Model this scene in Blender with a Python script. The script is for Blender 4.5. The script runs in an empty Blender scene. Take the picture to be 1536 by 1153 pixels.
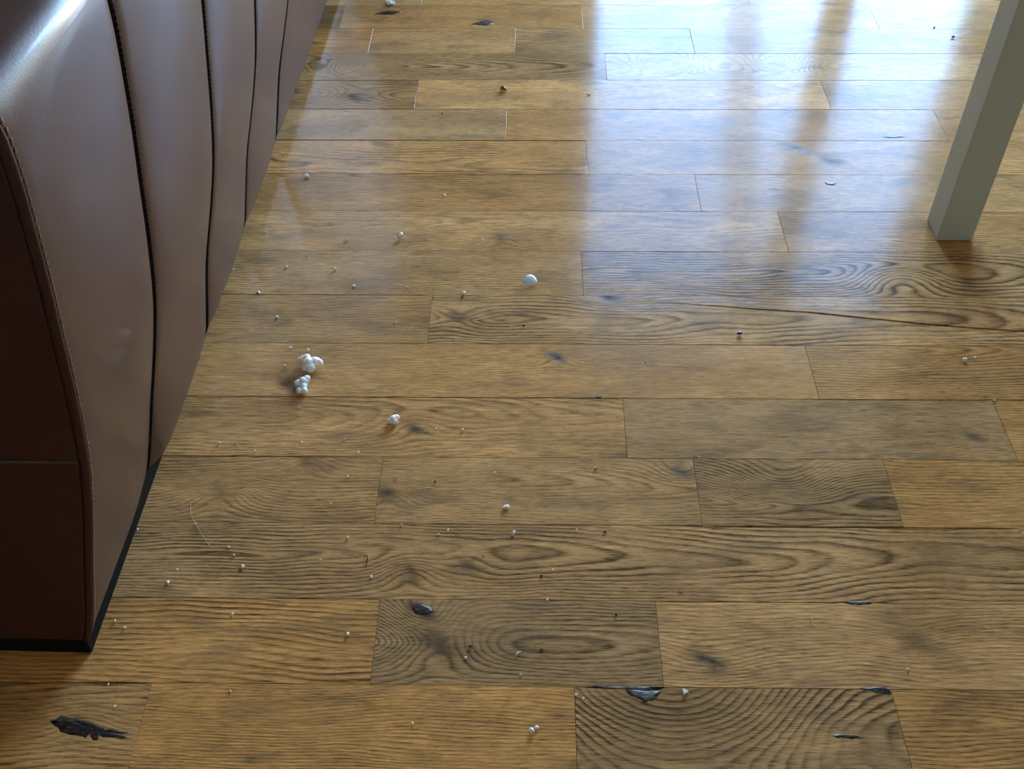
import bpy, bmesh, math, random
from mathutils import Matrix, Vector, noise as mnoise

# ------------------------------------------------------------------ camera
S = bpy.context.scene
C = S.collection
CAM = Vector((0, 0, 1.3255))
F_PX, CX, CY = 1570.0, 768.0, 576.5
AX = (Vector((0.9999, 0.01306, -0.00609)).normalized(),
      Vector((-0.00493, 0.70688, 0.70731)).normalized(),
      Vector((-0.01354, 0.70721, -0.70687)).normalized())      # right, up, forward
cam_data = bpy.data.cameras.new('camera')
cam_data.sensor_fit = 'HORIZONTAL'
cam_data.sensor_width = 36.0
cam_data.lens = 36.0 * F_PX / 1536.0
cam_data.clip_start = 0.02
cam = bpy.data.objects.new('camera', cam_data)
C.objects.link(cam)
m = Matrix((AX[0], AX[1], -AX[2])).transposed().to_4x4()
m.translation = CAM
cam.matrix_world = m
S.camera = cam

# ------------------------------------------------------------------ sky, portals, exposure
world = bpy.data.worlds.new('sky')
S.world = world
world.use_nodes = True
wn = world.node_tree
wn.nodes.clear()
wo = wn.nodes.new('ShaderNodeOutputWorld')
wb = wn.nodes.new('ShaderNodeBackground')
sky = wn.nodes.new('ShaderNodeTexSky')
sky.sky_type = 'NISHITA'
sky.sun_disc = False
sky.sun_elevation = math.radians(38)
sky.sun_rotation = math.radians(120)
sky.air_density = 1.0
sky.dust_density = 1.2
hs = wn.nodes.new('ShaderNodeHueSaturation')          # more saturated, bluer sky
hs.inputs['Saturation'].default_value = 1.2
wn.links.new(sky.outputs[0], hs.inputs['Color'])
wt = wn.nodes.new('ShaderNodeMix'); wt.data_type = 'RGBA'; wt.blend_type = 'MULTIPLY'; wt.inputs[0].default_value = 1.0
wn.links.new(hs.outputs[0], wt.inputs[6])
wt.inputs[7].default_value = (1.04, 1.0, 0.97, 1)
wn.links.new(wt.outputs[2], wb.inputs[0])
wb.inputs[1].default_value = 1.0
wn.links.new(wb.outputs[0], wo.inputs[0])

WIN_Y = 4.5
WINDOWS = [(0.30, 1.345, 0.06, 2.62), (1.45, 2.00, 0.06, 2.62)]    # x0, x1, z0, z1
for x0, x1, z0, z1 in WINDOWS:
    ld = bpy.data.lights.new('window_portal', 'AREA')
    ld.shape = 'RECTANGLE'
    ld.size = x1 - x0
    ld.size_y = z1 - z0
    ld.cycles.is_portal = True
    lo = bpy.data.objects.new('window_portal', ld)
    C.objects.link(lo)
    lo.location = ((x0 + x1) / 2, WIN_Y + 0.16, (z0 + z1) / 2)
    lo.rotation_euler = (math.radians(-90), 0, 0)

S.view_settings.view_transform = 'Standard'
S.view_settings.look = 'None'
S.view_settings.gamma = 1.0
S.view_settings.use_curve_mapping = False
S.view_settings.exposure = 3.28
S.cycles.use_denoising = True
S.cycles.max_bounces = 8
S.cycles.diffuse_bounces = 4
S.cycles.sample_clamp_indirect = 8.0

# ------------------------------------------------------------------ helpers
def floor_pt(px, py, z=0.0):
    """the point of the floor (height z) seen at a pixel of the 1536 x 1153 photograph"""
    d = AX[0] * (px - CX) + AX[1] * (CY - py) + AX[2] * F_PX
    t = (z - CAM.z) / d.z
    return CAM + d * t

def props(o, label=None, cat=None, group=None, kind=None):
    if label: o['label'] = label
    if cat: o['category'] = cat
    if group: o['group'] = group
    if kind: o['kind'] = kind
    return o

def link_mesh(name, me, mat, parent=None, smooth=False):
    o = bpy.data.objects.new(name, me)
    C.objects.link(o)
    if mat and not me.materials:
        me.materials.append(mat)
    if parent: o.parent = parent
    if smooth:
        for p in me.polygons: p.use_smooth = True
    return o

def from_bm(name, bm, mat, parent=None, smooth=False):
    me = bpy.data.meshes.new(name)
    bm.normal_update()
    bm.to_mesh(me)
    bm.free()
    return link_mesh(name, me, mat, parent, smooth)

def add_box(bm, x0, x1, y0, y1, z0, z1, bev=0.0, seg=1):
    r = bmesh.ops.create_cube(bm, size=1.0)
    vs = r['verts']
    for v in vs:
        v.co = Vector(((x0 + x1) / 2 + v.co.x * (x1 - x0), (y0 + y1) / 2 + v.co.y * (y1 - y0), (z0 + z1) / 2 + v.co.z * (z1 - z0)))
    if bev > 0:
        es = list({e for v in vs for e in v.link_edges})
        bmesh.ops.bevel(bm, geom=es, offset=bev, segments=seg, affect='EDGES', profile=0.5)

def box(name, dims, mat, parent=None, bev=0.0, seg=1, smooth=False):
    bm = bmesh.new()
    add_box(bm, *dims, bev=bev, seg=seg)
    return from_bm(name, bm, mat, parent, smooth)

def tube_bm(bm, pts, rad, seg=8):
    """a round tube along pts; rad is a number or a list"""
    n = len(pts)
    rings = []
    for i, p in enumerate(pts):
        p = Vector(p)
        a = Vector(pts[max(i - 1, 0)]); b = Vector(pts[min(i + 1, n - 1)])
        t = (b - a).normalized()
        ref = Vector((0, 0, 1)) if abs(t.z) < 0.9 else Vector((0, 1, 0))
        u = t.cross(ref).normalized(); w = u.cross(t)
        r = rad[i] if isinstance(rad, (list, tuple)) else rad
        rings.append([bm.verts.new(p + u * math.cos(k * 2 * math.pi / seg) * r + w * math.sin(k * 2 * math.pi / seg) * r) for k in range(seg)])
    for i in range(n - 1):
        for k in range(seg):
            bm.faces.new((rings[i][k], rings[i][(k + 1) % seg], rings[i + 1][(k + 1) % seg], rings[i + 1][k]))
    bm.faces.new(rings[0][::-1]); bm.faces.new(rings[-1])

# ------------------------------------------------------------------ materials
class NT:
    def __init__(s, name):
        s.mat = bpy.data.materials.new(name)
        s.mat.use_nodes = True
        s.t = s.mat.node_tree
        s.bsdf = s.t.nodes['Principled BSDF']
    def node(s, typ, **kw):
        n = s.t.nodes.new(typ)
        for k, v in kw.items(): setattr(n, k, v)
        return n
    def put(s, sock, v):
        if isinstance(v, (int, float)): sock.default_value = v
        elif isinstance(v, (tuple, list)): sock.default_value = v
        else: s.t.links.new(v, sock)
    def math(s, op, a, b=None, c=None, clamp=False):
        n = s.node('ShaderNodeMath', operation=op, use_clamp=clamp)
        s.put(n.inputs[0], a)
        if b is not None: s.put(n.inputs[1], b)
        if c is not None: s.put(n.inputs[2], c)
        return n.outputs[0]
    def add(s, a, b): return s.math('ADD', a, b)
    def sub(s, a, b): return s.math('SUBTRACT', a, b)
    def mul(s, a, b): return s.math('MULTIPLY', a, b)
    def comb(s, x, y, z):
        n = s.node('ShaderNodeCombineXYZ')
        for i, v in enumerate((x, y, z)): s.put(n.inputs[i], v)
        return n.outputs[0]
    def sep(s, v):
        n = s.node('ShaderNodeSeparateXYZ'); s.put(n.inputs[0], v)
        return n.outputs
    def noise(s, vec, scale=1.0, detail=2.0, rough=0.5, dist=0.0):
        n = s.node('ShaderNodeTexNoise'); s.put(n.inputs['Vector'], vec)
        n.inputs['Scale'].default_value = scale; n.inputs['Detail'].default_value = detail
        n.inputs['Roughness'].default_value = rough; n.inputs['Distortion'].default_value = dist
        return n.outputs[0]
    def ramp(s, fac, stops):
        n = s.node('ShaderNodeValToRGB'); s.put(n.inputs[0], fac)
        e = n.color_ramp.elements
        while len(e) < len(stops): e.new(0.5)
        for i, (p, c) in enumerate(stops):
            e[i].position = p
            e[i].color = (c, c, c, 1) if isinstance(c, (int, float)) else (*c, 1)
        return n.outputs[0]
    def mix(s, fac, a, b, blend='MIX'):
        n = s.node('ShaderNodeMix', data_type='RGBA', blend_type=blend)
        s.put(n.inputs[0], fac)
        s.put(n.inputs[6], (*a, 1) if isinstance(a, tuple) else a)
        s.put(n.inputs[7], (*b, 1) if isinstance(b, tuple) else b)
        return n.outputs[2]
    def attr(s, name):
        n = s.node('ShaderNodeAttribute', attribute_type='OBJECT', attribute_name=name)
        return s.sep(n.outputs['Vector'])
    def obj(s): return s.node('ShaderNodeTexCoord').outputs['Object']
    def bump(s, h, strength, dist):
        n = s.node('ShaderNodeBump'); s.put(n.inputs['Height'], h)
        n.inputs['Strength'].default_value = strength; n.inputs['Distance'].default_value = dist
        s.t.links.new(n.outputs[0], s.bsdf.inputs['Normal'])
    def set(s, **kw):
        names = {'color': 'Base Color', 'rough': 'Roughness', 'spec': 'Specular IOR Level', 'metal': 'Metallic', 'sss': 'Subsurface Weight', 'coat': 'Coat Weight'}
        for k, v in kw.items():
            if k == 'color' and isinstance(v, tuple): v = (*v[:3], 1)
            s.put(s.bsdf.inputs[names[k]], v)
        return s.mat

def plain(name, color, rough=0.5, spec=0.5, var=0.0, scale=20.0, bump=0.0, bscale=200.0, **kw):
    n = NT(name)
    col = color
    if var:
        f = n.noise(n.obj(), scale, 3)
        col = n.mix(f, tuple(c * (1 - var) for c in color), tuple(min(1, c * (1 + var)) for c in color))
    if bump:
        n.bump(n.noise(n.obj(), bscale, 3), bump, 0.001)
    return n.set(color=col, rough=rough, spec=spec, **kw)

def make_oak():
    n = NT('oak_plank')
    x, y, z = n.sep(n.obj())
    yc, z0, tilt = n.attr('grain')
    seed, tone, warm = n.attr('look')
    ax, ay, as_ = n.attr('knot_a')
    bx, by, bs = n.attr('knot_b')
    amp_a, amp_b, contrast = n.attr('knot_rings')
    core_a, core_b, ringw = n.attr('knot_core')
    sx = n.add(x, n.mul(seed, 3.7))
    w1 = n.sub(n.noise(n.comb(n.mul(sx, 3.0), n.mul(y, 9.0), seed), 1.0, 2), 0.5)
    w2 = n.sub(n.noise(n.comb(n.mul(sx, 2.0), n.mul(y, 5.0), n.add(seed, 9.3)), 1.0, 2), 0.5)
    w3 = n.sub(n.noise(n.comb(n.mul(sx, 22.0), n.mul(y, 110.0), seed), 1.0, 2), 0.5)
    yy = n.add(n.sub(y, yc), n.mul(w1, 0.05))
    zz = n.add(n.add(z0, n.mul(tilt, x)), n.mul(w2, 0.06))
    r = n.math('SQRT', n.add(n.mul(yy, yy), n.mul(zz, zz)))
    jx = n.sub(n.noise(n.comb(n.mul(sx, 30.0), n.mul(y, 40.0), 4.0), 1.0, 2), 0.5)
    jy = n.sub(n.noise(n.comb(n.mul(sx, 28.0), n.mul(y, 34.0), n.add(seed, 8.0)), 1.0, 3), 0.5)
    def knot(kx, ky, ks):
        dx = n.math('DIVIDE', n.sub(x, kx), n.mul(ks, 1.6))
        dy = n.math('DIVIDE', n.sub(y, ky), ks)
        rx, ry = n.add(dx, n.mul(jx, 0.03)), n.add(dy, n.mul(jy, 0.03))
        dx = n.add(n.mul(n.add(dx, n.mul(dy, 0.42)), 1.45), n.add(n.mul(jx, 0.7), n.mul(w3, 0.35))); dy = n.add(dy, n.add(n.mul(jy, 0.9), n.mul(w3, 0.25)))
        return n.add(n.mul(rx, rx), n.mul(ry, ry)), n.add(n.mul(dx, dx), n.mul(dy, dy))
    (qa, ea), (qb, eb) = knot(ax, ay, as_), knot(bx, by, bs)
    ga = n.math('EXPONENT', n.mul(qa, -1.0)); gb = n.math('EXPONENT', n.mul(qb, -1.0))
    ca = n.mul(n.math('EXPONENT', n.mul(ea, -4.5)), core_a); cb = n.mul(n.math('EXPONENT', n.mul(eb, -4.5)), core_b)
    core = n.add(ca, cb)
    r = n.add(r, n.add(n.mul(ga, amp_a), n.mul(gb, amp_b)))
    r = n.add(r, n.mul(w3, 0.0018))
    ring = n.math('FRACT', n.math('DIVIDE', r, n.mul(ringw, 0.72)))
    ring = n.ramp(ring, [(0.0, 0.25), (0.12, 0.0), (0.5, 0.25), (0.84, 1.0), (1.0, 0.25)])
    pore = n.noise(n.comb(n.mul(sx, 42.0), n.mul(y, 700.0), seed), 1.0, 3, 0.65)
    pore = n.ramp(pore, [(0.47, 0.0), (0.64, 1.0)])
    fibre = n.noise(n.comb(n.mul(sx, 16.0), n.mul(y, 300.0), seed), 1.0, 5, 0.78)
    patch = n.noise(n.comb(n.mul(sx, 4.0), n.mul(y, 13.0), n.add(seed, 2.2)), 1.0, 3, 0.55)
    fade = n.ramp(n.noise(n.comb(n.mul(sx, 5.0), n.mul(y, 16.0), n.add(seed, 5.0)), 1.0, 2), [(0.3, 0.25), (0.62, 1.0)])
    rd = n.mul(n.mul(ring, contrast), fade)
    dark = n.math('ADD', n.mul(rd, 0.78), n.mul(pore, 0.50), clamp=True)
    light_c = n.mix(warm, (0.70, 0.385, 0.155), (0.80, 0.352, 0.086))
    dark_c = n.mix(warm, (0.105, 0.056, 0.021), (0.14, 0.056, 0.014))
    col = n.mix(dark, light_c, dark_c)
    gain = n.mul(n.mul(tone, n.add(0.52, n.mul(patch, 0.94))), n.add(0.28, n.mul(fibre, 1.42)))
    col = n.mix(1.0, col, n.comb(gain, gain, gain), 'MULTIPLY')
    smudge = n.ramp(n.noise(n.comb(n.mul(sx, 8.0), n.mul(y, 24.0), n.add(seed, 14.0)), 1.0, 5, 0.62), [(0.52, 0.0), (0.72, 1.0)])
    col = n.mix(n.mul(smudge, 0.55), col, (0.13, 0.085, 0.048))
    cnoise = n.noise(n.comb(n.mul(sx, 70.0), n.mul(y, 160.0), 1.0), 1.0, 3)
    cm = n.math('MULTIPLY', core, n.add(0.55, n.mul(cnoise, 0.9)), clamp=True)
    col = n.mix(cm, col, (0.048, 0.031, 0.019))
    und = n.noise(n.comb(n.mul(sx, 7.0), n.mul(y, 26.0), seed), 1.0, 2)
    h = n.add(n.add(n.mul(ring, -0.12), n.mul(pore, -0.05)), n.mul(und, 1.2))
    h = n.add(h, n.mul(core, -0.8))
    n.bump(h, 0.25, 0.0012)
    rough = n.add(n.add(0.045, n.mul(pore, 0.12)), n.mul(patch, 0.06))
    rough = n.add(rough, n.mul(core, 0.4))
    return n.set(color=col, rough=rough, spec=0.105)

def make_leather(name, c0, c1, rough, coat=0.0, spec=0.9):
    n = NT(name)
    n.bsdf.inputs['Coat Roughness'].default_value = 0.13
    o = n.obj()
    f = n.noise(o, 6.0, 4, 0.6)
    v = n.node('ShaderNodeTexVoronoi', feature='F1'); n.put(v.inputs['Vector'], o); v.inputs['Scale'].default_value = 420.0
    g = n.noise(o, 160.0, 3)
    n.bump(n.add(n.mul(v.outputs['Distance'], 0.6), n.mul(g, 0.5)), 0.22, 0.0008)
    return n.set(color=n.mix(f, c0, c1), rough=n.add(rough, n.mul(f, 0.08)), spec=spec, coat=coat)

def make_filler(name, dark, brown):
    n = NT(name)
    x, y, z = n.sep(n.obj())
    f = n.noise(n.comb(n.mul(x, 90.0), n.mul(y, 260.0), 0.0), 1.0, 4, 0.65)
    n.bump(f, 0.9, 0.0012)
    return n.set(color=n.mix(n.ramp(f, [(0.42, 0.0), (0.68, 1.0)]), dark, brown), rough=0.38, spec=0.25)

M = {
    'oak': make_oak(),
    'subfloor': plain('subfloor_black', (0.012, 0.008, 0.006), 0.9, 0.1, 0.2),
    'filler': make_filler('dark_knot_filler', (0.010, 0.009, 0.009), (0.085, 0.055, 0.034)),
    'filler_grey': make_filler('grey_knot_filler', (0.045, 0.036, 0.030), (0.19, 0.135, 0.09)),
    'leather': make_leather('brown_leather', (0.052, 0.015, 0.010), (0.072, 0.022, 0.015), 0.46, 0.45, 0.75),
    'leather_shaded': make_leather('shaded_brown_leather', (0.040, 0.011, 0.008), (0.055, 0.016, 0.011), 0.45, 0.0, 0.3),  # same brown leather, shade of the end face put into a darker colour
    'thread': plain('brown_thread', (0.26, 0.16, 0.11), 0.6, 0.2, 0.2, 300.0),
    'seam_thread': plain('muted_brown_thread', (0.075, 0.048, 0.036), 0.6, 0.3, 0.2, 300.0),
    'thread_dark': plain('dark_thread', (0.018, 0.008, 0.006), 0.7, 0.2, 0.2, 300.0),
    'black': plain('black_plinth', (0.004, 0.004, 0.004), 0.6, 0.15, 0.2),
    'leg': plain('white_lacquer', (0.50, 0.52, 0.45), 0.38, 0.5, 0.02, 8.0),
    'wall': plain('wall_paint', (0.50, 0.46, 0.40), 0.8, 0.2, 0.03, 3.0),
    'ceiling': plain('ceiling_paint', (0.80, 0.79, 0.76), 0.9, 0.2, 0.02, 3.0),
    'trim': plain('white_trim', (0.78, 0.78, 0.76), 0.45, 0.4, 0.02, 6.0),
    'frame': plain('window_frame_paint', (0.55, 0.50, 0.44), 0.45, 0.4, 0.03, 6.0),
    'patio': plain('patio_stone', (0.42, 0.41, 0.38), 0.9, 0.2, 0.2, 4.0),
    'popcorn': plain('white_popcorn', (0.93, 0.92, 0.88), 0.5, 0.5, 0.04, 120.0, 0.4, 350.0, sss=0.5),
    'flake': plain('white_flake', (0.80, 0.83, 0.86), 0.30, 0.5, 0.05, 120.0),
    'crumb': plain('pale_crumb', (0.72, 0.58, 0.40), 0.6, 0.3, 0.25, 300.0),
    'crumb_white': plain('whitish_crumb', (0.84, 0.79, 0.70), 0.5, 0.4, 0.1, 300.0),
    'crumb_brown': plain('brown_crumb', (0.34, 0.17, 0.06), 0.5, 0.4, 0.3, 300.0),
    'crumb_black': plain('black_crumb', (0.015, 0.012, 0.010), 0.5, 0.4, 0.3, 300.0),
    'fibre': plain('pale_fibre', (0.55, 0.48, 0.38), 0.7, 0.2, 0.1, 300.0),
    'glossy': plain('clear_glossy_crumb', (0.70, 0.74, 0.72), 0.08, 0.8, 0.1, 300.0),
}
def make_pane():
    n = NT('window_glass')
    n.t.nodes.remove(n.bsdf)
    tr = n.node('ShaderNodeBsdfTransparent'); gl = n.node('ShaderNodeBsdfGlossy'); gl.inputs['Roughness'].default_value = 0.02
    fr = n.node('ShaderNodeFresnel'); fr.inputs['IOR'].default_value = 1.3
    mx = n.node('ShaderNodeMixShader')
    n.t.links.new(fr.outputs[0], mx.inputs[0]); n.t.links.new(tr.outputs[0], mx.inputs[1]); n.t.links.new(gl.outputs[0], mx.inputs[2])
    n.t.links.new(mx.outputs[0], n.t.nodes['Material Output'].inputs[0])
    return n.mat
def make_sheer():
    n = NT('sheer_curtain')
    n.t.nodes.remove(n.bsdf)
    tr = n.node('ShaderNodeBsdfTransparent'); df = n.node('ShaderNodeBsdfTranslucent'); df.inputs['Color'].default_value = (0.42, 0.42, 0.42, 1)
    mx = n.node('ShaderNodeMixShader'); mx.inputs[0].default_value = 0.62
    n.t.links.new(tr.outputs[0], mx.inputs[1]); n.t.links.new(df.outputs[0], mx.inputs[2])
    n.t.links.new(mx.outputs[0], n.t.nodes['Material Output'].inputs[0])
    return n.mat
M['pane'] = make_pane()
M['sheer'] = make_sheer()

# ------------------------------------------------------------------ the room
RX0, RX1, RY0, RY1, RZ = -2.6, 2.7, -1.6, WIN_Y, 2.75
T = 0.15
def struct(name, dims, mat, parent=None, label=None):
    o = box(name, dims, mat, parent)
    return props(o, label, None, None, 'structure')

floor = struct('floor', (RX0, RX1, RY0, RY1, -0.12, -0.014), M['subfloor'], label='oak plank floor laid in staggered rows')
struct('ceiling', (RX0 - T, RX1 + T, RY0 - T, RY1 + T, RZ, RZ + 0.12), M['ceiling'])
struct('wall_left', (RX0 - T, RX0, RY0 - T, RY1 + T, -0.12, RZ), M['wall'])
struct('wall_right', (RX1, RX1 + T, RY0 - T, RY1 + T, -0.12, RZ), M['wall'])
struct('wall_back', (RX0, RX1, RY0 - T, RY0, -0.12, RZ), M['wall'])
bm = bmesh.new()
xs = RX0
for x0, x1, z0, z1 in WINDOWS:
    add_box(bm, xs, x0, WIN_Y, WIN_Y + T, -0.12, RZ)
    add_box(bm, x0, x1, WIN_Y, WIN_Y + T, -0.12, z0)
    add_box(bm, x0, x1, WIN_Y, WIN_Y + T, z1, RZ)
    xs = x1
add_box(bm, xs, RX1, WIN_Y, WIN_Y + T, -0.12, RZ)
props(from_bm('wall_far', bm, M['wall']), None, None, None, 'structure')
for i, (x0, x1, z0, z1) in enumerate(WINDOWS):
    w = bpy.data.objects.new('window_%d' % (i + 1), None)
    C.objects.link(w)
    w.location = ((x0 + x1) / 2, WIN_Y + 0.06, z0)
    props(w, 'tall glazed door window in the far wall', None, None, 'structure')
    bm = bmesh.new()
    hw, hz, fw = (x1 - x0) / 2, z1 - z0, 0.02
    for d in ((-hw, -hw + fw, -0.03, 0.03, 0, hz), (hw - fw, hw, -0.03, 0.03, 0, hz), (-hw + fw, hw - fw, -0.03, 0.03, 0, fw), (-hw + fw, hw - fw, -0.03, 0.03, hz - fw, hz)):
        add_box(bm, *d)
    from_bm('window_frame', bm, M['frame'], w)
    box('pane', (-hw + fw, hw - fw, -0.004, 0.004, fw, hz - fw), M['pane'], w)
struct('baseboard_left', (RX0, RX0 + 0.015, RY0, RY1, 0.003, 0.10), M['trim'])
struct('baseboard_right', (RX1 - 0.015, RX1, RY0, RY1, 0.003, 0.10), M['trim'])
struct('baseboard_far', (RX0 + 0.015, WINDOWS[0][0] - 0.05, RY1 - 0.015, RY1, 0.003, 0.10), M['trim'])
struct('patio', (-8, 10, WIN_Y + T, 14, -0.25, -0.13), M['patio'])

# ------------------------------------------------------------------ oak planks
W_ROW, Y_LINE0 = 0.14, 0.7335
rng = random.Random(11)

def plank(outline, origin, grain, look, ka, kb, rings, core, tiltx=0.0, tilty=0.0, th=0.013):
    """outline: ccw xy points; top face inset by a small chamfer, then the sides"""
    n = len(outline)
    pts = [Vector((p[0] - origin[0], p[1] - origin[1])) for p in outline]
    ins = []
    for i in range(n):
        a, b, c = pts[i - 1], pts[i], pts[(i + 1) % n]
        e1 = (b - a).normalized(); e2 = (c - b).normalized()
        n1 = Vector((-e1.y, e1.x)); n2 = Vector((-e2.y, e2.x))
        k = (n1 + n2); k = k / max(0.35, k.dot(n1))
        ins.append(b + k * 0.0005)
    zf = lambda p: p.y * tiltx + p.x * tilty
    vs = [(p.x, p.y, zf(p)) for p in ins] + [(p.x, p.y, zf(p) - 0.0004) for p in pts] + [(p.x, p.y, -th) for p in pts]
    fs = [tuple(range(n))]
    for i in range(n):
        j = (i + 1) % n
        fs.append((i, n + i, n + j, j)); fs.append((n + i, 2 * n + i, 2 * n + j, n + j))
    fs.append(tuple(range(3 * n - 1, 2 * n - 1, -1)))
    me = bpy.data.meshes.new('plank')
    me.from_pydata(vs, [], fs)
    o = link_mesh('plank', me, M['oak'], floor)
    o.location = (origin[0], origin[1], 0)
    o['grain'] = list(map(float, grain)); o['look'] = list(map(float, look))
    o['knot_a'] = list(map(float, ka)); o['knot_b'] = list(map(float, kb))
    o['knot_rings'] = list(map(float, rings)); o['knot_core'] = list(map(float, core))
    return o

# joints of the rows in view (x where one board ends and the next begins); other rows are laid at random
JOINTS = {-1: [-0.521, 0.069, 0.507, 1.25], 0: [-0.216, 0.193, 1.05], 1: [-1.0, 0.775], 2: [-0.24, 0.279, 0.595, 1.5], 3: [-0.95, 0.170, 0.819],
          4: [-0.9, 0.517, 1.4], 5: [-0.185, 1.1], 6: [-0.8, 0.111, 1.02], 7: [-0.65, 0.536, 1.6], 8: [-0.9, 0.374, 1.3], 9: [-0.8, 0.136, 1.05],
          10: [-1.0, -0.05, 0.98], 11: [-0.276, 0.736], 12: [-0.75, 0.20, 1.2], 13: [-0.42, -0.033, 0.437, 1.3], 14: [-0.514, 0.15, 0.95], 15: [-0.3, 0.62]}
# wide dark joints: line index -> list of (x0, x1)
GAPS = {2: [(.28, .775, .0026)], 0: [(-.9, -.52, .0015), (.069, .20, .0022)], 3: [(-.9, -.3, .0013)], 4: [(-.9, .2, .0012), (.5, .95, .0012)], 6: [(-.8, -.185, .0016)], 10: [(-.8, .136, .0016)],
        1: [(.193, .47, .0013)], 11: [(.2, 1.0, .0012)], 7: [(.111, .4, .0012)], 9: [(-.3, .13, .001)], 12: [(-.7, -.28, .0016)], 14: [(-.6, -.3, .0012)], 8: [(.1, .4, .001)]}
# knots seen in the photograph: pixel x, y, size (m), ring swing (m), core darkness
KNOTS = [(1012, 1050, 0.125, 0.17, 0.12), (120, 1092, 0.03, 0.02, 0.9), (632, 915, 0.030, 0.03, 1.2), (655, 965, 0.045, 0.05, 0.75),
         (1060, 990, 0.04, 0.02, 0.9), (1365, 955, 0.04, 0.02, 0.45), (615, 858, 0.030, 0.03, 0.7), (700, 845, 0.03, 0.015, 0.5),
         (1020, 706, 0.030, 0.02, 0.8), (580, 742, 0.032, 0.03, 0.8), (1180, 720, 0.055, 0.05, 0.2), (930, 755, 0.04, 0.02, 0.3),
         (620, 640, 0.032, 0.02, 0.75), (1460, 655, 0.03, 0.015, 0.75), (332, 742, 0.035, 0.03, 0.45), (833, 535, 0.030, 0.02, 1.0), (430, 572, 0.045, 0.02, 0.8),
         (911, 445, 0.028, 0.02, 1.1), (687, 477, 0.032, 0.025, 0.7), (1350, 420, 0.05, 0.05, 0.0), (1000, 470, 0.025, 0.02, 0.4),
         (1245, 240, 0.055, 0.04, 0.75), (1193, 222, 0.030, 0.02, 1.0), (750, 355, 0.03, 0.03, 0.6), (560, 80, 0.05, 0.05, 0.3), (480, 100, 0.04, 0.04, 0.6), (730, 33, 0.022, 0.01, 1.0),
         (535, 185, 0.045, 0.05, 0.25), (1000, 95, 0.05, 0.06, 0.1), (1165, 95, 0.05, 0.06, 0.15), (1095, 183, 0.04, 0.03, 0.4), (1000, 290, 0.035, 0.02, 0.5),
         (570, 215, 0.035, 0.01, 0.5), (530, 145, 0.05, 0.03, 0.7), (440, 135, 0.03, 0.02, 0.8), (460, 690, 0.03, 0.02, 0.5)]
KN = []
for px, py, s, a, c in KNOTS:
    p = floor_pt(px, py)
    KN.append((p.x, p.y, s, a, c, px, py))
# look of single boards: (row, index of the board in the row) -> tone, warm, contrast, yc, z0, tilt, ring width
LOOK = {(-1, 0): (.95, .45, .9, .10, .05, .03, .0085), (-1, 1): (1.0, .75, .8, -.12, .02, .02, .0065), (-1, 2): (.78, .15, 1.2, .0, .05, .02, .0125), (-1, 3): (.9, .6, .9, .02, .02, .07, .0085),
        (0, 0): (1.0, .7, 1.1, -.10, .02, .06, .0105), (0, 1): (.78, .05, .9, .0, .03, .08, .0075), (0, 2): (1.02, .3, .7, -.09, .02, .01, .0085),
        (1, 1): (.95, .25, 1.2, .01, .03, .035, .0085), (1, 2): (1.05, .7, .7, .06, .02, .03, .0075),
        (2, 0): (.95, .35, .8, .12, .05, .02, .008), (2, 1): (.92, .25, .7, .02, .03, .05, .0075), (2, 2): (.76, .15, 1.0, -.02, .01, .09, .008), (2, 3): (.98, .6, .7, -.2, .03, .02, .0105),
        (3, 1): (1.02, .4, .7, .02, .03, .06, .0085), (3, 2): (.88, .1, .8, .16, .02, .01, .0055), (3, 3): (.95, .6, .6, .1, .02, .02, .0085),
        (4, 1): (1.02, .45, .6, .13, .02, .02, .006), (4, 2): (.92, .5, .9, .05, .03, .05, .0085), (5, 0): (.84, .3, .5, .1, .04, .03, .0085), (5, 1): (1.0, .15, 1.1, .0, .03, .05, .0105),
        (6, 1): (.95, .2, .7, .15, .02, .02, .0085), (6, 2): (.90, .15, 1.2, .005, .01, .07, .0105), (7, 1): (1.04, .3, .6, .03, .03, .03, .0085),
        (11, 1): (1.12, .35, .6, .03, .03, .05, .0085), (11, 0): (.78, .3, 1.0, .0, .02, .05, .009), (12, 1): (.85, .15, 1.0, .0, .01, .1, .009), (14, 0): (.50, .4, .6, .0, .03, .05, .009), (13, 0): (.95, .8, .7, .0, .03, .05, .009)}

def far_edge(line, xa, xb, y):
    """far edge of a board from xb to xa, cut back where the joint gapes"""
    pts = [(xb, y)]
    for g0, g1, w in sorted(GAPS.get(line, []), reverse=True):
        p, q = max(g0, xa), min(g1, xb)
        if q - p < 0.06: continue
        pts += [(q - .004, y), (q - .012, y - w), ((p + q) / 2, y - w * .8), (p + .02, y - w), (p + .004, y)]
    return pts + [(xa, y)]

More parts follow.
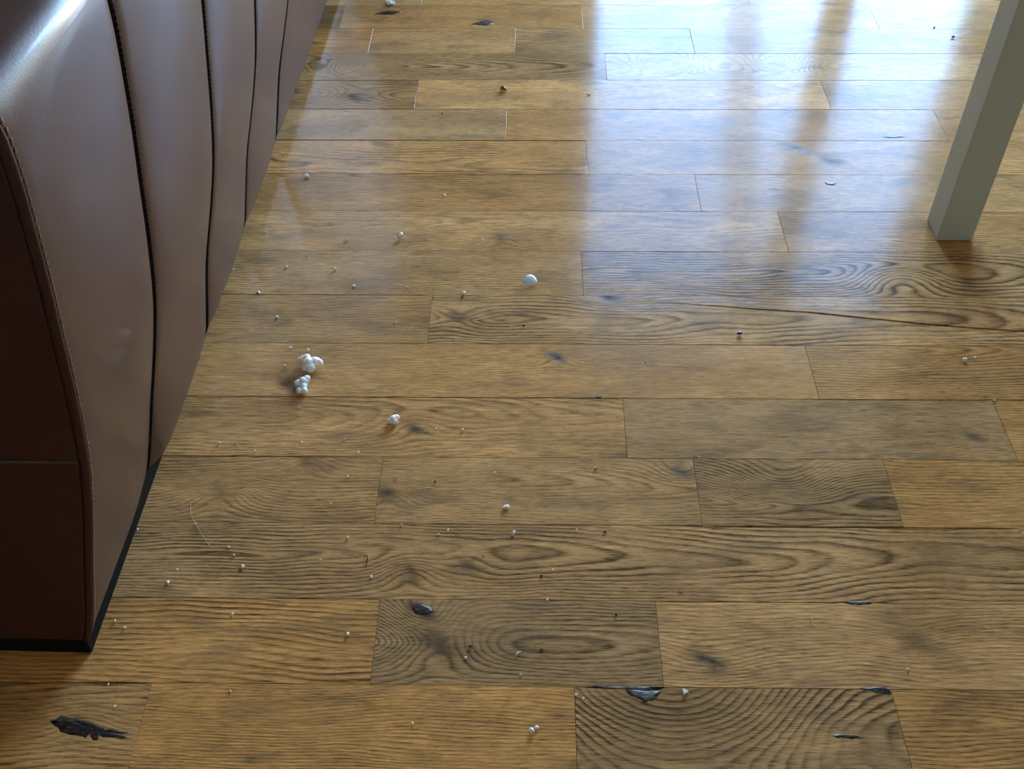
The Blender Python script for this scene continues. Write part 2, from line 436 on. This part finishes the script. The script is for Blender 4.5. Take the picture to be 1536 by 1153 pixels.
planks = []
row0 = int(math.floor((RY0 - Y_LINE0) / W_ROW))
row1 = int(math.ceil((RY1 - Y_LINE0) / W_ROW))
for row in range(row0, row1):
    ya = max(RY0 + 0.002, Y_LINE0 + row * W_ROW); yb = min(RY1 - 0.002, Y_LINE0 + (row + 1) * W_ROW)
    if yb - ya < 0.02: continue
    js = list(JOINTS.get(row, []))
    if not js: js = [rng.uniform(-0.9, -0.2)]
    while js[0] > RX0 + 1.3: js.insert(0, js[0] - rng.uniform(0.7, 1.2))
    first_named = 0
    if row in JOINTS: first_named = js.index(JOINTS[row][0])
    while js[-1] < RX1 - 1.3: js.append(js[-1] + rng.uniform(0.7, 1.2))
    ends = [RX0 + 0.002] + js + [RX1 - 0.002]
    for k in range(len(ends) - 1):
        xa, xb = ends[k] + 0.0002, ends[k + 1] - 0.0002
        idx = k - first_named
        xm = (max(xa, -0.9) + min(xb, 1.0)) / 2
        hi = 0.0001
        yA, yB = ya + hi, yb - 0.0001
        ox, oy = (xa + xb) / 2, (ya + yb) / 2
        kn = [q for q in KN if xa <= q[0] <= xb and ya <= q[1] <= yb][:2]
        if not kn and rng.random() < 0.3 and not (row in JOINTS):
            kn = [(rng.uniform(xa, xb), rng.uniform(ya, yb), rng.uniform(.02, .05), rng.uniform(.01, .04), rng.uniform(.2, .9))]
        def kv(i):
            return (kn[i][0] - ox, kn[i][1] - oy, kn[i][2]) if i < len(kn) else (50.0, 50.0, 0.03)
        def kg(i, j): return kn[i][j] if i < len(kn) else 0.0
        lk = LOOK.get((row, idx))
        if lk is None:
            lk = (rng.uniform(.84, 1.06), rng.uniform(0, .5), rng.uniform(.5, .9), rng.uniform(-.14, .14), rng.uniform(.01, .05), rng.uniform(-.07, .07), rng.uniform(.006, .0095))
        tone, warm, con, yc, z0, tl, rw = lk
        seed = rng.uniform(0, 30)
        tx, ty = rng.uniform(-.0065, .0065), rng.uniform(-.0006, .0006)
        args = ((ox, oy), (yc, z0, tl), (seed, tone, warm), kv(0), kv(1), (kg(0, 3), kg(1, 3), con), (kg(0, 4), kg(1, 4), rw))
        if row == 5 and idx == 1:
            # this board is split by a long curved crack: two pieces with an open gap between them
            crack = [floor_pt(*p) for p in ((985, 453), (1050, 457), (1130, 463), (1210, 468), (1300, 477), (1380, 485), (1450, 491), (1536, 497))]
            crack.append(Vector((xb, crack[-1].y - 0.004, 0)))
            g = [0.0, .0011, .0017, .0018, .0021, .0023, .0020, .0014, .0009]
            up = [(p.x, p.y + q) for p, q in zip(crack, g)]
            dn = [(p.x, p.y - q) for p, q in zip(crack, g)]
            planks.append((plank(up + [(xb, yB), (crack[0].x, yB)], *args, tiltx=-0.002), xa, xb, ya, yb))
            planks.append((plank([(xa, yA), (xb, yA)] + dn[::-1] + [(crack[0].x, yB), (xa, yB)], *args, tiltx=0.002), xa, xb, ya, yb))
        else:
            planks.append((plank([(xa, yA), (xb, yA)] + far_edge(row + 1, xa, xb, yB), *args, tiltx=tx, tilty=ty), xa, xb, ya, yb))

def plank_at(p):
    best = None
    for o, xa, xb, ya, yb in planks:
        if xa - .002 <= p.x <= xb + .002 and ya - .002 <= p.y <= yb + .002: best = o
    return best or planks[0][0]

# dark filled knot holes and torn edges lying in the boards
def filler(px_outline, mat='filler', h=0.0009, seed=0):
    pts = [floor_pt(*p) for p in px_outline]
    c = sum(pts, Vector()) / len(pts)
    par = plank_at(c)
    r = random.Random(seed)
    bm = bmesh.new()
    out = []
    n = len(pts)
    for i in range(n):
        a, b = pts[i], pts[(i + 1) % n]
        for t in (0, .33, .66):
            out.append(a.lerp(b, t) + Vector((r.uniform(-.0022, .0022), r.uniform(-.0014, .0014), 0)))
    rim = [bm.verts.new(p - par.location + Vector((0, 0, .0002))) for p in out]
    low = [bm.verts.new(p - par.location + Vector((0, 0, -.004))) for p in out]
    mid = [bm.verts.new(c.lerp(p, .62) - par.location + Vector((0, 0, h * r.uniform(.4, 1.3)))) for p in out]
    cen = bm.verts.new(c - par.location + Vector((0, 0, h)))
    k = len(out)
    for i in range(k):
        j = (i + 1) % k
        bm.faces.new((low[i], low[j], rim[j], rim[i])); bm.faces.new((rim[i], rim[j], mid[j], mid[i])); bm.faces.new((mid[i], mid[j], cen))
    bmesh.ops.recalc_face_normals(bm, faces=bm.faces)
    return from_bm('knot_filler', bm, M[mat], par, True)

filler([(76, 1082), (92, 1073), (118, 1078), (150, 1088), (178, 1095), (205, 1098), (202, 1107), (168, 1113), (138, 1113), (112, 1103), (92, 1098)], h=.0003, seed=1)
filler([(884, 1029.5), (940, 1030), (1002, 1029.5), (985, 1035), (940, 1033.5)], h=.0003, seed=2)
filler([(938, 1034), (985, 1036), (992, 1034), (984, 1048), (968, 1052), (945, 1044)], 'filler_grey', h=.0004, seed=3)
filler([(1288, 1031), (1325, 1030), (1337, 1035), (1334, 1041), (1312, 1037)], h=.0003, seed=4)
filler([(1262, 902.8), (1311, 902.8), (1300, 906), (1285, 907)], h=.0004, seed=5)
filler([(617, 911), (630, 906), (644, 910), (651, 916), (638, 922), (622, 920)], h=.0004, seed=6)
filler([(706, 36), (726, 31), (742, 36), (728, 38)], h=.0004, seed=7)
filler([(560, 22), (578, 16), (606, 17), (590, 22)], h=.0004, seed=8)
filler([(1290, 1078 + 26), (1262, 1100), (1248, 1103), (1262, 1107), (1280, 1108)], h=.0003, seed=9)
filler([(1040, 684.8), (1052, 684.8), (1052, 686.2), (1040, 686.2)], h=.0002, seed=10)
filler([(880, 596), (893, 592), (905, 595), (900, 597)], h=.0003, seed=11)
filler([(1322, 206), (1355, 203), (1360, 206), (1330, 208)], 'filler_grey', h=.0012, seed=13)
filler([(1238, 273), (1255, 275), (1250, 278), (1240, 277)], h=.0006, seed=14)

# ------------------------------------------------------------------ sofa
SOFA_ROT = math.radians(-1.2)
sofa = bpy.data.objects.new('leather_sofa', None)
C.objects.link(sofa)
sofa.location = (-0.617, 0.782, 0)
sofa.rotation_euler = (0, 0, SOFA_ROT)
props(sofa, 'brown leather sofa with stitched vertical seams standing on a low black plinth', 'sofa')
# local frame: x outwards from the foot of the back, y along the sofa, z up
PROF = [(-0.002, 0.036), (0.010, 0.060), (0.032, 0.133), (0.052, 0.205), (0.074, 0.280), (0.092, 0.345), (0.108, 0.410), (0.120, 0.475), (0.130, 0.540), (0.139, 0.606), (0.148, 0.670),
        (0.155, 0.730), (0.161, 0.785), (0.1635, 0.820), (0.164, 0.842), (0.162, 0.857), (0.157, 0.868), (0.149, 0.876), (0.138, 0.881), (0.115, 0.884), (0.085, 0.885), (0.03, 0.885), (-0.03, 0.883), (-0.065, 0.872),
        (-0.085, 0.85), (-0.09, 0.80), (-0.07, 0.62), (-0.055, 0.45), (-0.045, 0.30)]
L_SOFA = 2.30
SEAMS = [0.300, 0.635, 0.955, 1.285]
def normals(prof):
    out = []
    for i in range(len(prof)):
        a = prof[max(i - 1, 0)]; b = prof[min(i + 1, len(prof) - 1)]
        d = Vector((b[0] - a[0], b[1] - a[1])).normalized()
        out.append((d.y, -d.x))
    return out
def smooth_prof(prof, sub=2):
    out = []
    n = len(prof)
    for i in range(n - 1):
        p0, p1, p2, p3 = (Vector(prof[max(0, min(n - 1, j))]) for j in (i - 1, i, i + 1, i + 2))
        for k in range(sub):
            t = k / sub
            out.append(tuple(0.5 * ((2 * p1) + (p2 - p0) * t + (2 * p0 - 5 * p1 + 4 * p2 - p3) * t * t + (3 * p1 - p0 - 3 * p2 + p3) * t ** 3)))
    out.append(tuple(prof[-1]))
    return out
PR = smooth_prof(PROF)
NR = normals(PR)
ends_s = [0.0] + SEAMS + [L_SOFA]
for k in range(len(ends_s) - 1):
    a, b = ends_s[k], ends_s[k + 1]
    half = (b - a) / 2
    ts = [0, .0015, .004, .008, .014, .024, .04, .07, .11]
    ts = [t for t in ts if t < half * 0.9] + [half] + [2 * half - t for t in reversed([t for t in ts if t < half * 0.9])]
    vs, fs = [], []
    for t in ts:
        e = min(t, 2 * half - t)
        dip = 0.010 * math.exp(-(e / 0.0045)) + 0.006 * math.exp(-((e / 0.05) ** 1.2))
        if (k == 0 and t < half) or (k == len(ends_s) - 2 and t > half): dip *= 0.35
        for (px, pz), (nx, nz) in zip(PR, NR):
            low = 0.0
            if k > 0: low = 0.020 * max(0.0, 1 - pz / 0.26) ** 1.5 * (min(1.0, t / 0.05) if k == 1 else 1.0)
            wob = 0.0016 * mnoise.noise(Vector((px * 9, (a + t) * 7, pz * 3 + k)))
            vs.append((px + 0.006 + low - nx * (dip - wob), a + t, pz - nz * (dip - wob)))
    n = len(PR)
    for i in range(len(ts) - 1):
        for j in range(n - 1):
            fs.append((i * n + j, (i + 1) * n + j, (i + 1) * n + j + 1, i * n + j + 1))
    me = bpy.data.meshes.new('back_panel')
    me.from_pydata(vs, [], fs)
    bm = bmesh.new(); bm.from_mesh(me); bmesh.ops.recalc_face_normals(bm, faces=bm.faces)
    bm.to_mesh(me); bm.free()
    o = link_mesh('back_panel', me, M['leather'], sofa, True)
    sol = o.modifiers.new('thickness', 'SOLIDIFY'); sol.thickness = 0.004; sol.offset = -1

def seam_pts(y, off, zmax=0.9, step=2):
    return [(px + 0.006 + nx * off + (0.020 * max(0.0, 1 - pz / .26) ** 1.5 if y > .4 else 0), y, pz + nz * off) for (px, pz), (nx, nz) in list(zip(PR, NR))[0:44:step]]
def stitches(name, y, off, side, pitch, rad, mat, k0=1, k1=40):
    """short slanted thread stitches along the seam"""
    pts = [Vector(p) for p in seam_pts(y, off, step=1)][k0:k1]
    bm = bmesh.new()
    acc = 0.0
    for i in range(len(pts) - 1):
        seg = (pts[i + 1] - pts[i]).length
        while acc < seg:
            p = pts[i].lerp(pts[i + 1], acc / seg); d = (pts[i + 1] - pts[i]).normalized()
            q = p + Vector((0, side, 0))
            h = d * pitch * 0.36
            s = Vector((0, rad * 1.1, 0))
            tube_bm(bm, [q - h - s, q, q + h + s], [rad * .55, rad, rad * .55], 5)
            acc += pitch
        acc -= seg
    o = from_bm(name, bm, M[mat], sofa, True)
    o['kind'] = 'stuff'
    return o
for y in SEAMS:
    bm = bmesh.new()
    tube_bm(bm, seam_pts(y, -0.0085), 0.0026, 8)
    from_bm('seam_cord', bm, M['thread_dark'], sofa, True)
    stitches('stitching', y, -0.0055, 0.0, 0.0075, 0.0018, 'thread_dark')
# welted corner edge with pale stitching
bm = bmesh.new()
tube_bm(bm, seam_pts(-0.002, -0.0035), 0.0052, 10)
from_bm('corner_welt', bm, M['leather_shaded'], sofa, True)
stitches('stitching', 0.008, -0.0014, 0.0, 0.0105, 0.0017, 'thread')
# end panels: the side of the arm, upper and lower leather piece with a seam between
def end_panel(name, yo, z_from, z_to, thick, mat):
    """slab of the side outline between two heights; outline = outer profile up, inner side down"""
    outer = [(px - 0.003, pz) for px, pz in PR[:44] if z_from - 1e-6 <= pz <= z_to + 1e-6]
    xz = lambda zq: next(a[0] + (b[0] - a[0]) * (zq - a[1]) / (b[1] - a[1]) for a, b in zip(PR, PR[1:]) if a[1] <= zq <= b[1]) - 0.003
    if outer[0][1] > z_from + 1e-4: outer.insert(0, (xz(z_from), z_from))
    if z_to < 0.8 and outer[-1][1] < z_to - 1e-4: outer.append((xz(z_to), z_to))
    pts = [p for p in outer]
    zt = pts[-1][1]
    if z_to > 0.62:
        pts += [(-0.06, zt - .02), (-0.085, .86), (-0.08, .66), (-0.12, .62), (-0.86, .60), (-0.88, z_from)]
    else:
        pts += [(-0.88, zt), (-0.88, z_from)]
    bm = bmesh.new()
    f = bm.faces.new([bm.verts.new((p[0], yo, p[1])) for p in pts])
    r = bmesh.ops.extrude_face_region(bm, geom=[f])
    for v in r['geom']:
        if isinstance(v, bmesh.types.BMVert): v.co.y += thick
    bmesh.ops.recalc_face_normals(bm, faces=bm.faces)
    es = [e for e in bm.edges if abs(e.verts[0].co.y - e.verts[1].co.y) < 1e-6 and len(e.link_faces) == 2]
    bmesh.ops.bevel(bm, geom=es, offset=0.0035, segments=3, affect='EDGES', profile=0.5)
    return from_bm(name, bm, mat, sofa, False)
for yo in (-0.004, L_SOFA - 0.10):
    end_panel('upper_side_panel', yo, 0.4205, 0.92, 0.104, M['leather_shaded'])
    end_panel('lower_side_panel', yo - 0.001, 0.036, 0.420, 0.105, M['leather_shaded'])
bm = bmesh.new()
tube_bm(bm, [(0.106, -0.003, 0.4205), (0.02, -0.0045, 0.4202), (-0.2, -0.0045, 0.42), (-0.86, -0.0045, 0.42)], 0.0020, 8)
from_bm('side_seam', bm, M['seam_thread'], sofa, True)
# plinth, seat and cushions
box('plinth', (-0.85, -0.001, -0.004, L_SOFA - .004, 0.0005, 0.0355), M['black'], sofa, 0.002)
box('seat_base', (-0.86, -0.07, 0.112, L_SOFA - .112, 0.035, 0.30), M['leather_shaded'], sofa, 0.02, 3, True)
for q in range(2):
    y0 = 0.116 + q * (L_SOFA - .232) / 2
    box('seat_cushion', (-0.89, -0.10, y0 + .004, y0 + (L_SOFA - .232) / 2 - .004, 0.302, 0.45), M['leather'], sofa, 0.045, 4, True)

# ------------------------------------------------------------------ table (one leg of it stands in view)
table = bpy.data.objects.new('dining_table', None)
C.objects.link(table)
LX, LY, LW = 0.8465, 1.752, 0.073
table.location = (LX, LY + LW, 0)
props(table, 'white lacquered table with thick square legs standing on the oak floor', 'table')
TW, TD, TH = 0.85, 1.35, 0.74
for lx in (0, TW - LW):
    for ly in (-LW, -TD):
        box('leg', (lx, lx + LW, ly, ly + LW, 0.0008, TH - 0.03), M['leg'], table, 0.0018, 2)
box('tabletop', (-0.005, TW + .005, -TD - .005, .005, TH - 0.03, TH), M['leg'], table, 0.003, 2)

# ------------------------------------------------------------------ curtain at the window
bm = bmesh.new()
pts = []
for i in range(33):
    t = i / 32
    pts.append((0.94 + 0.16 * t, WIN_Y - 0.06 + 0.022 * math.sin(t * 26)))
rows_c = []
for z in (0.03, 0.8, 1.6, 2.66):
    rows_c.append([bm.verts.new((p[0] - 0.02 + 0.13 * (z - 1.1), p[1], z)) for p in pts])
for a, b in zip(rows_c, rows_c[1:]):
    for i in range(32): bm.faces.new((a[i], a[i + 1], b[i + 1], b[i]))
cu = from_bm('sheer_curtain', bm, M['sheer'], None, True)
props(cu, 'gathered sheer grey curtain hanging at the window', 'curtain')

# ------------------------------------------------------------------ popcorn, flakes and crumbs on the floor
def lump(name, blobs, mat, base, subdiv=2, voxel=0.0011, amp=0.0):
    """several overlapping blobs fused into one puffed piece; blobs are (x, y, z, r) in metres around base"""
    bm = bmesh.new()
    for i, (x, y, z, r) in enumerate(blobs):
        rr = bmesh.ops.create_icosphere(bm, subdivisions=subdiv, radius=r)
        for v in rr['verts']:
            k = 1 + 0.16 * mnoise.noise(v.co * (2.2 / r) + Vector((i * 3.1, base.x * 40, 0)))
            v.co = Vector((x, y, z)) + v.co * k
    zmin = min(v.co.z for v in bm.verts)
    for v in bm.verts: v.co.z -= zmin
    o = from_bm(name, bm, mat, None, True)
    md = o.modifiers.new('fuse', 'REMESH'); md.mode = 'VOXEL'; md.voxel_size = voxel; md.use_smooth_shade = True
    o.location = (base.x, base.y, 0.0008)
    return o
mm = 0.001
def blobs(l, k=1.3): return [(b[0] * mm * k, b[1] * mm * k, b[2] * mm * k, b[3] * mm * k * 1.1) for b in l]
o = lump('popcorn', blobs([(0, 0, 8, 8), (-9, 8, 7, 6), (-14, 9, 6, 4.5), (-4, 9, 10, 5.5), (7, 4, 9, 6), (14, 3, 7, 5), (3, -7, 6, 6.5), (-5, -6, 6, 5), (10, 9, 6, 4)]), M['popcorn'], floor_pt(465, 553))
props(o, 'larger white popped popcorn touching the smaller piece in front, near the sofa', 'popcorn', 'popcorn on the floor')
o = lump('popcorn', blobs([(0, 3, 7, 6.5), (-7, 0, 6, 5.5), (4, 8, 8, 5), (1, -5, 6, 5), (-4, -12, 5, 4.5), (3, -12, 5, 4.5), (-6, 5, 5, 4)]), M['popcorn'], floor_pt(456, 581))
props(o, 'smaller two-lobed white popcorn piece beside the larger popped one', 'popcorn', 'popcorn on the floor')
o = lump('popcorn', blobs([(0, 0, 5, 5), (4, 3, 5, 4.2), (-4, -2, 4, 4), (3, -4, 4, 3.6)]), M['popcorn'], floor_pt(590, 633))
props(o, 'single small white popcorn lump lying on a dark knot', 'popcorn', 'popcorn on the floor')
# curved white flake
bm = bmesh.new()
N = 12
ctr = []
for ring_i, rr in enumerate((0.0, 0.55, 1.0)):
    row_ = []
    for i in range(N):
        a = 2 * math.pi * i / N
        x = 0.0125 * rr * math.cos(a) * (1.0 if math.cos(a) < 0.3 else 0.9); y = 0.0095 * rr * math.sin(a)
        zc = 0.008 - 0.0075 * (x / .0125) ** 2 * .55 + 0.004 * (y / .0095)
        row_.append(bm.verts.new((x, y, max(0.0005, zc - (0.003 * rr * rr)))))
        if rr == 0.0: break
    ctr.append(row_)
for i in range(N):
    bm.faces.new((ctr[0][0], ctr[1][i], ctr[1][(i + 1) % N])); bm.faces.new((ctr[1][i], ctr[2][i], ctr[2][(i + 1) % N], ctr[1][(i + 1) % N]))
o = from_bm('shell_flake', bm, M['flake'], None, True)
sd = o.modifiers.new('thickness', 'SOLIDIFY'); sd.thickness = 0.0016; sd.offset = -1
ss = o.modifiers.new('round', 'SUBSURF'); ss.levels = 1; ss.render_levels = 1
p = floor_pt(795, 424)
o.location = (p.x, p.y, 0.0016); o.rotation_euler = (0, 0, 0.15); o.scale = (1.4, 1.3, 1.25)
props(o, 'curved bluish-white shell flake lying alone mid-floor', 'flake')

crumb_meshes = []
for k in range(6):
    bm = bmesh.new()
    rr = bmesh.ops.create_icosphere(bm, subdivisions=1, radius=1.0)
    r = random.Random(k + 40)
    st = Vector((r.uniform(.8, 1.35), r.uniform(.6, 1.0), r.uniform(.5, .8)))
    for v in bm.verts:
        q = 1 + r.uniform(-.28, .22)
        v.co = Vector((v.co.x * st.x, v.co.y * st.y, v.co.z * st.z)) * q
    zmin = min(v.co.z for v in bm.verts)
    for v in bm.verts: v.co.z -= zmin
    me = bpy.data.meshes.new('crumb'); bm.to_mesh(me); bm.free()
    crumb_meshes.append(me)
def crumb(px, py, size_px, mat, label, group, name='crumb', k=None, rot=None, flat=1.0):
    p = floor_pt(px, py)
    mpp = (p - CAM).length / F_PX
    k = rng.randrange(6) if k is None else k
    key = (k, mat)
    if key not in crumb.cache:
        me = crumb_meshes[k].copy(); me.name = 'crumb'; me.materials.append(M[mat]); crumb.cache[key] = me
    o = bpy.data.objects.new(name, crumb.cache[key]); C.objects.link(o)
    s = size_px * mpp * 0.6
    o.scale = (s, s, s * flat); o.location = (p.x, p.y, 0.0006)
    o.rotation_euler = (0, 0, rng.uniform(0, 6.28) if rot is None else rot)
    return props(o, label, 'crumb', group)
crumb.cache = {}
TINY = 'tiny pale crumb alone on open oak floor away from sofa and popcorn'
G = 'crumbs scattered over the floor'
for px, py, s in [(425, 232, 5), (398, 349, 4), (594, 220, 3), (667, 294, 5), (388, 440, 6), (416, 477, 6), (436, 523, 5), (462, 527, 6), (427, 550, 5), (449, 611, 5), (329, 665, 4), (383, 677, 4),
                  (453, 664, 4), (496, 756, 3), (461, 385, 3), (430, 401, 4), (503, 404, 5), (531, 430, 5), (611, 432, 4), (593, 484, 4), (682, 508, 5), (654, 644, 4), (694, 646, 5), (517, 659, 4),
                  (538, 679, 4), (522, 715, 4), (595, 716, 4), (742, 710, 4), (894, 702, 5), (1491, 601, 4), (343, 821, 4), (351, 833, 4), (266, 855, 4), (252, 874, 5), (481, 840, 4), (349, 921, 4),
                  (173, 932, 5), (188, 942, 4), (173, 1060, 4), (346, 1037, 4), (163, 1027, 4), (602, 788, 5), (672, 796, 4), (658, 802, 4), (522, 807, 5), (557, 866, 5), (829, 855, 4), (821, 900, 4),
                  (522, 952, 6), (781, 1012, 4), (699, 987, 4), (619, 1085, 4), (582, 1141, 3), (864, 1042, 4), (875, 1048, 4), (865, 795, 4), (1361, 1004, 4), (1021, 886, 4), (883, 142, 4),
                  (293, 787, 5), (350, 404, 3), (725, 360, 3), (207, 795, 4), (1462, 537, 4), (776, 980, 5)]:
    q = floor_pt(px, py)
    lab = TINY
    if (q - floor_pt(460, 562)).length < 0.075: lab = 'tiny pale crumb lying close around the two touching popcorn pieces'
    elif q.x < -0.50: lab = 'tiny pale crumb lying close along the sofa'
    elif (q - floor_pt(338, 822)).length < 0.06: lab = 'tiny pale crumb beside the long thin fibre'
    elif (q - floor_pt(595, 680)).length < 0.10: lab = 'tiny pale crumb lying near the single small popcorn lump'
    crumb(px, py, s, rng.choice(['crumb', 'crumb_white', 'crumb_white']), lab, G)
DARK = 'tiny black speck lying on the oak floor'
GD = 'dark specks on the floor'
for px, py, s in [(786, 489, 5), (653, 723, 4), (725, 835, 3), (812, 864, 4), (924, 923, 5), (706, 970, 6), (812, 975, 4), (907, 798, 4), (1429, 57, 5), (1401, 42, 3), (663, 171, 3), (968, 545, 3)]:
    crumb(px, py, s, 'crumb_black', DARK, GD, 'speck')
crumb(1109, 502, 8, 'crumb_black', 'largest black speck, below the long curved crack in the board', None, 'speck', 1)
crumb(755, 136, 9, 'crumb_brown', 'round brown and dark crumb alone on a pale board', None, 'crumb', 2, flat=1.3)
crumb(460, 266, 8, 'crumb', 'round yellowish crumb close to the sofa, on clear floor', None, 'crumb', 3)
crumb(601, 358, 10, 'crumb_white', 'upright pinkish-white crumb next to a smaller one', None, 'crumb', 4, flat=1.4)
crumb(521, 361, 7, 'crumb_white', 'small slanted whitish crumb beside a pale scuff', None, 'crumb', 5)
crumb(696, 442, 8, 'crumb', 'pale irregular crumb above a brown knot', None, 'crumb', 1)
crumb(759, 762, 9, 'crumb_white', 'oval whitish crumb with dark underside', None, 'crumb', 0, 0.9)
crumb(770, 801, 9, 'crumb_white', 'chunky cream crumb on a purplish-brown board', None, 'crumb', 2)
crumb(1446, 541, 8, 'crumb_white', 'cream crumb beside a tinier one, past the table leg', None, 'crumb', 5)
crumb(364, 851, 7, 'crumb', 'elongated tan crumb beside the sofa', None, 'crumb', 0, 2.2)
crumb(797, 1097, 9, 'glossy', 'shiny clear crumb flake near a board joint', None, 'crumb', 4)
crumb(805, 1092, 7, 'crumb_white', 'whitish crumb touching a shiny clear flake', None, 'crumb', 3)
crumb(585, 6, 13, 'crumb_white', 'whitish chip beside a dark gouge far along the sofa', None, 'chip', 0, 0.0, 0.6)
# triangular cream chip
bm = bmesh.new()
tri = [(-.0045, .0055), (-.004, -.0055), (.005, 0)]
a = [bm.verts.new((x, y, 0)) for x, y in tri]; b = [bm.verts.new((x * .8, y * .8, .0035)) for x, y in tri]
bm.faces.new(b); bm.faces.new(a[::-1])
for i in range(3): bm.faces.new((a[i], a[(i + 1) % 3], b[(i + 1) % 3], b[i]))
bmesh.ops.recalc_face_normals(bm, faces=bm.faces)
o = from_bm('chip', bm, M['crumb_white'])
p = floor_pt(1028, 1038); o.location = (p.x, p.y, 0.0008)
props(o, 'small triangular cream chip beside a torn dark board edge', 'chip')

def strand(name, pix, rad, mat, label, cat, lift=0.0008):
    pts = []
    for i, q in enumerate(pix):
        p = floor_pt(*q); p.z = rad + lift + (0.0015 * (i % 2))
        pts.append(p)
    base = pts[0].copy(); base.z = 0
    fine = smooth3([p - base for p in pts])
    bm = bmesh.new(); tube_bm(bm, fine, rad, 6)
    o = from_bm(name, bm, M[mat], None, True)
    o.location = base
    return props(o, label, cat)
def smooth3(pts, sub=4):
    out = []; n = len(pts)
    for i in range(n - 1):
        p0, p1, p2, p3 = (pts[max(0, min(n - 1, j))] for j in (i - 1, i, i + 1, i + 2))
        for k in range(sub):
            t = k / sub
            out.append(0.5 * ((2 * p1) + (p2 - p0) * t + (2 * p0 - 5 * p1 + 4 * p2 - p3) * t * t + (3 * p1 - p0 - 3 * p2 + p3) * t ** 3))
    out.append(pts[-1])
    return out
strand('fibre_strand', [(286, 757), (288, 775), (297, 792), (306, 806), (317, 820), (335, 826)], 0.00035, 'fibre', 'long thin pale fibre curling on the floor by the sofa', 'fibre')
strand('twig', [(545, 836), (551, 835), (551, 843), (550, 850)], 0.0008, 'crumb_black', 'bent black splinter standing beside a board joint', 'splinter')
strand('splinter', [(478, 564), (486, 566), (493, 564)], 0.0007, 'crumb', 'thin tan splinter beside the larger popcorn', 'splinter')
strand('wood_shaving', [(353, 664), (357, 668), (361, 673)], 0.0006, 'fibre', 'short pale wood shaving between sofa and knot', 'shaving')
strand('wood_shaving', [(586, 622), (592, 626), (595, 625)], 0.0006, 'fibre', 'short pink-tan shaving touching the single small popcorn', 'shaving')
strand('wood_shaving', [(1216, 926), (1218, 932), (1217, 938)], 0.0006, 'fibre', 'short pale upright shaving on an amber board', 'shaving')
strand('fibre_strand', [(772, 988), (776, 982), (781, 977)], 0.0008, 'fibre', 'short silvery fibre lying on a grey-brown board', 'fibre')
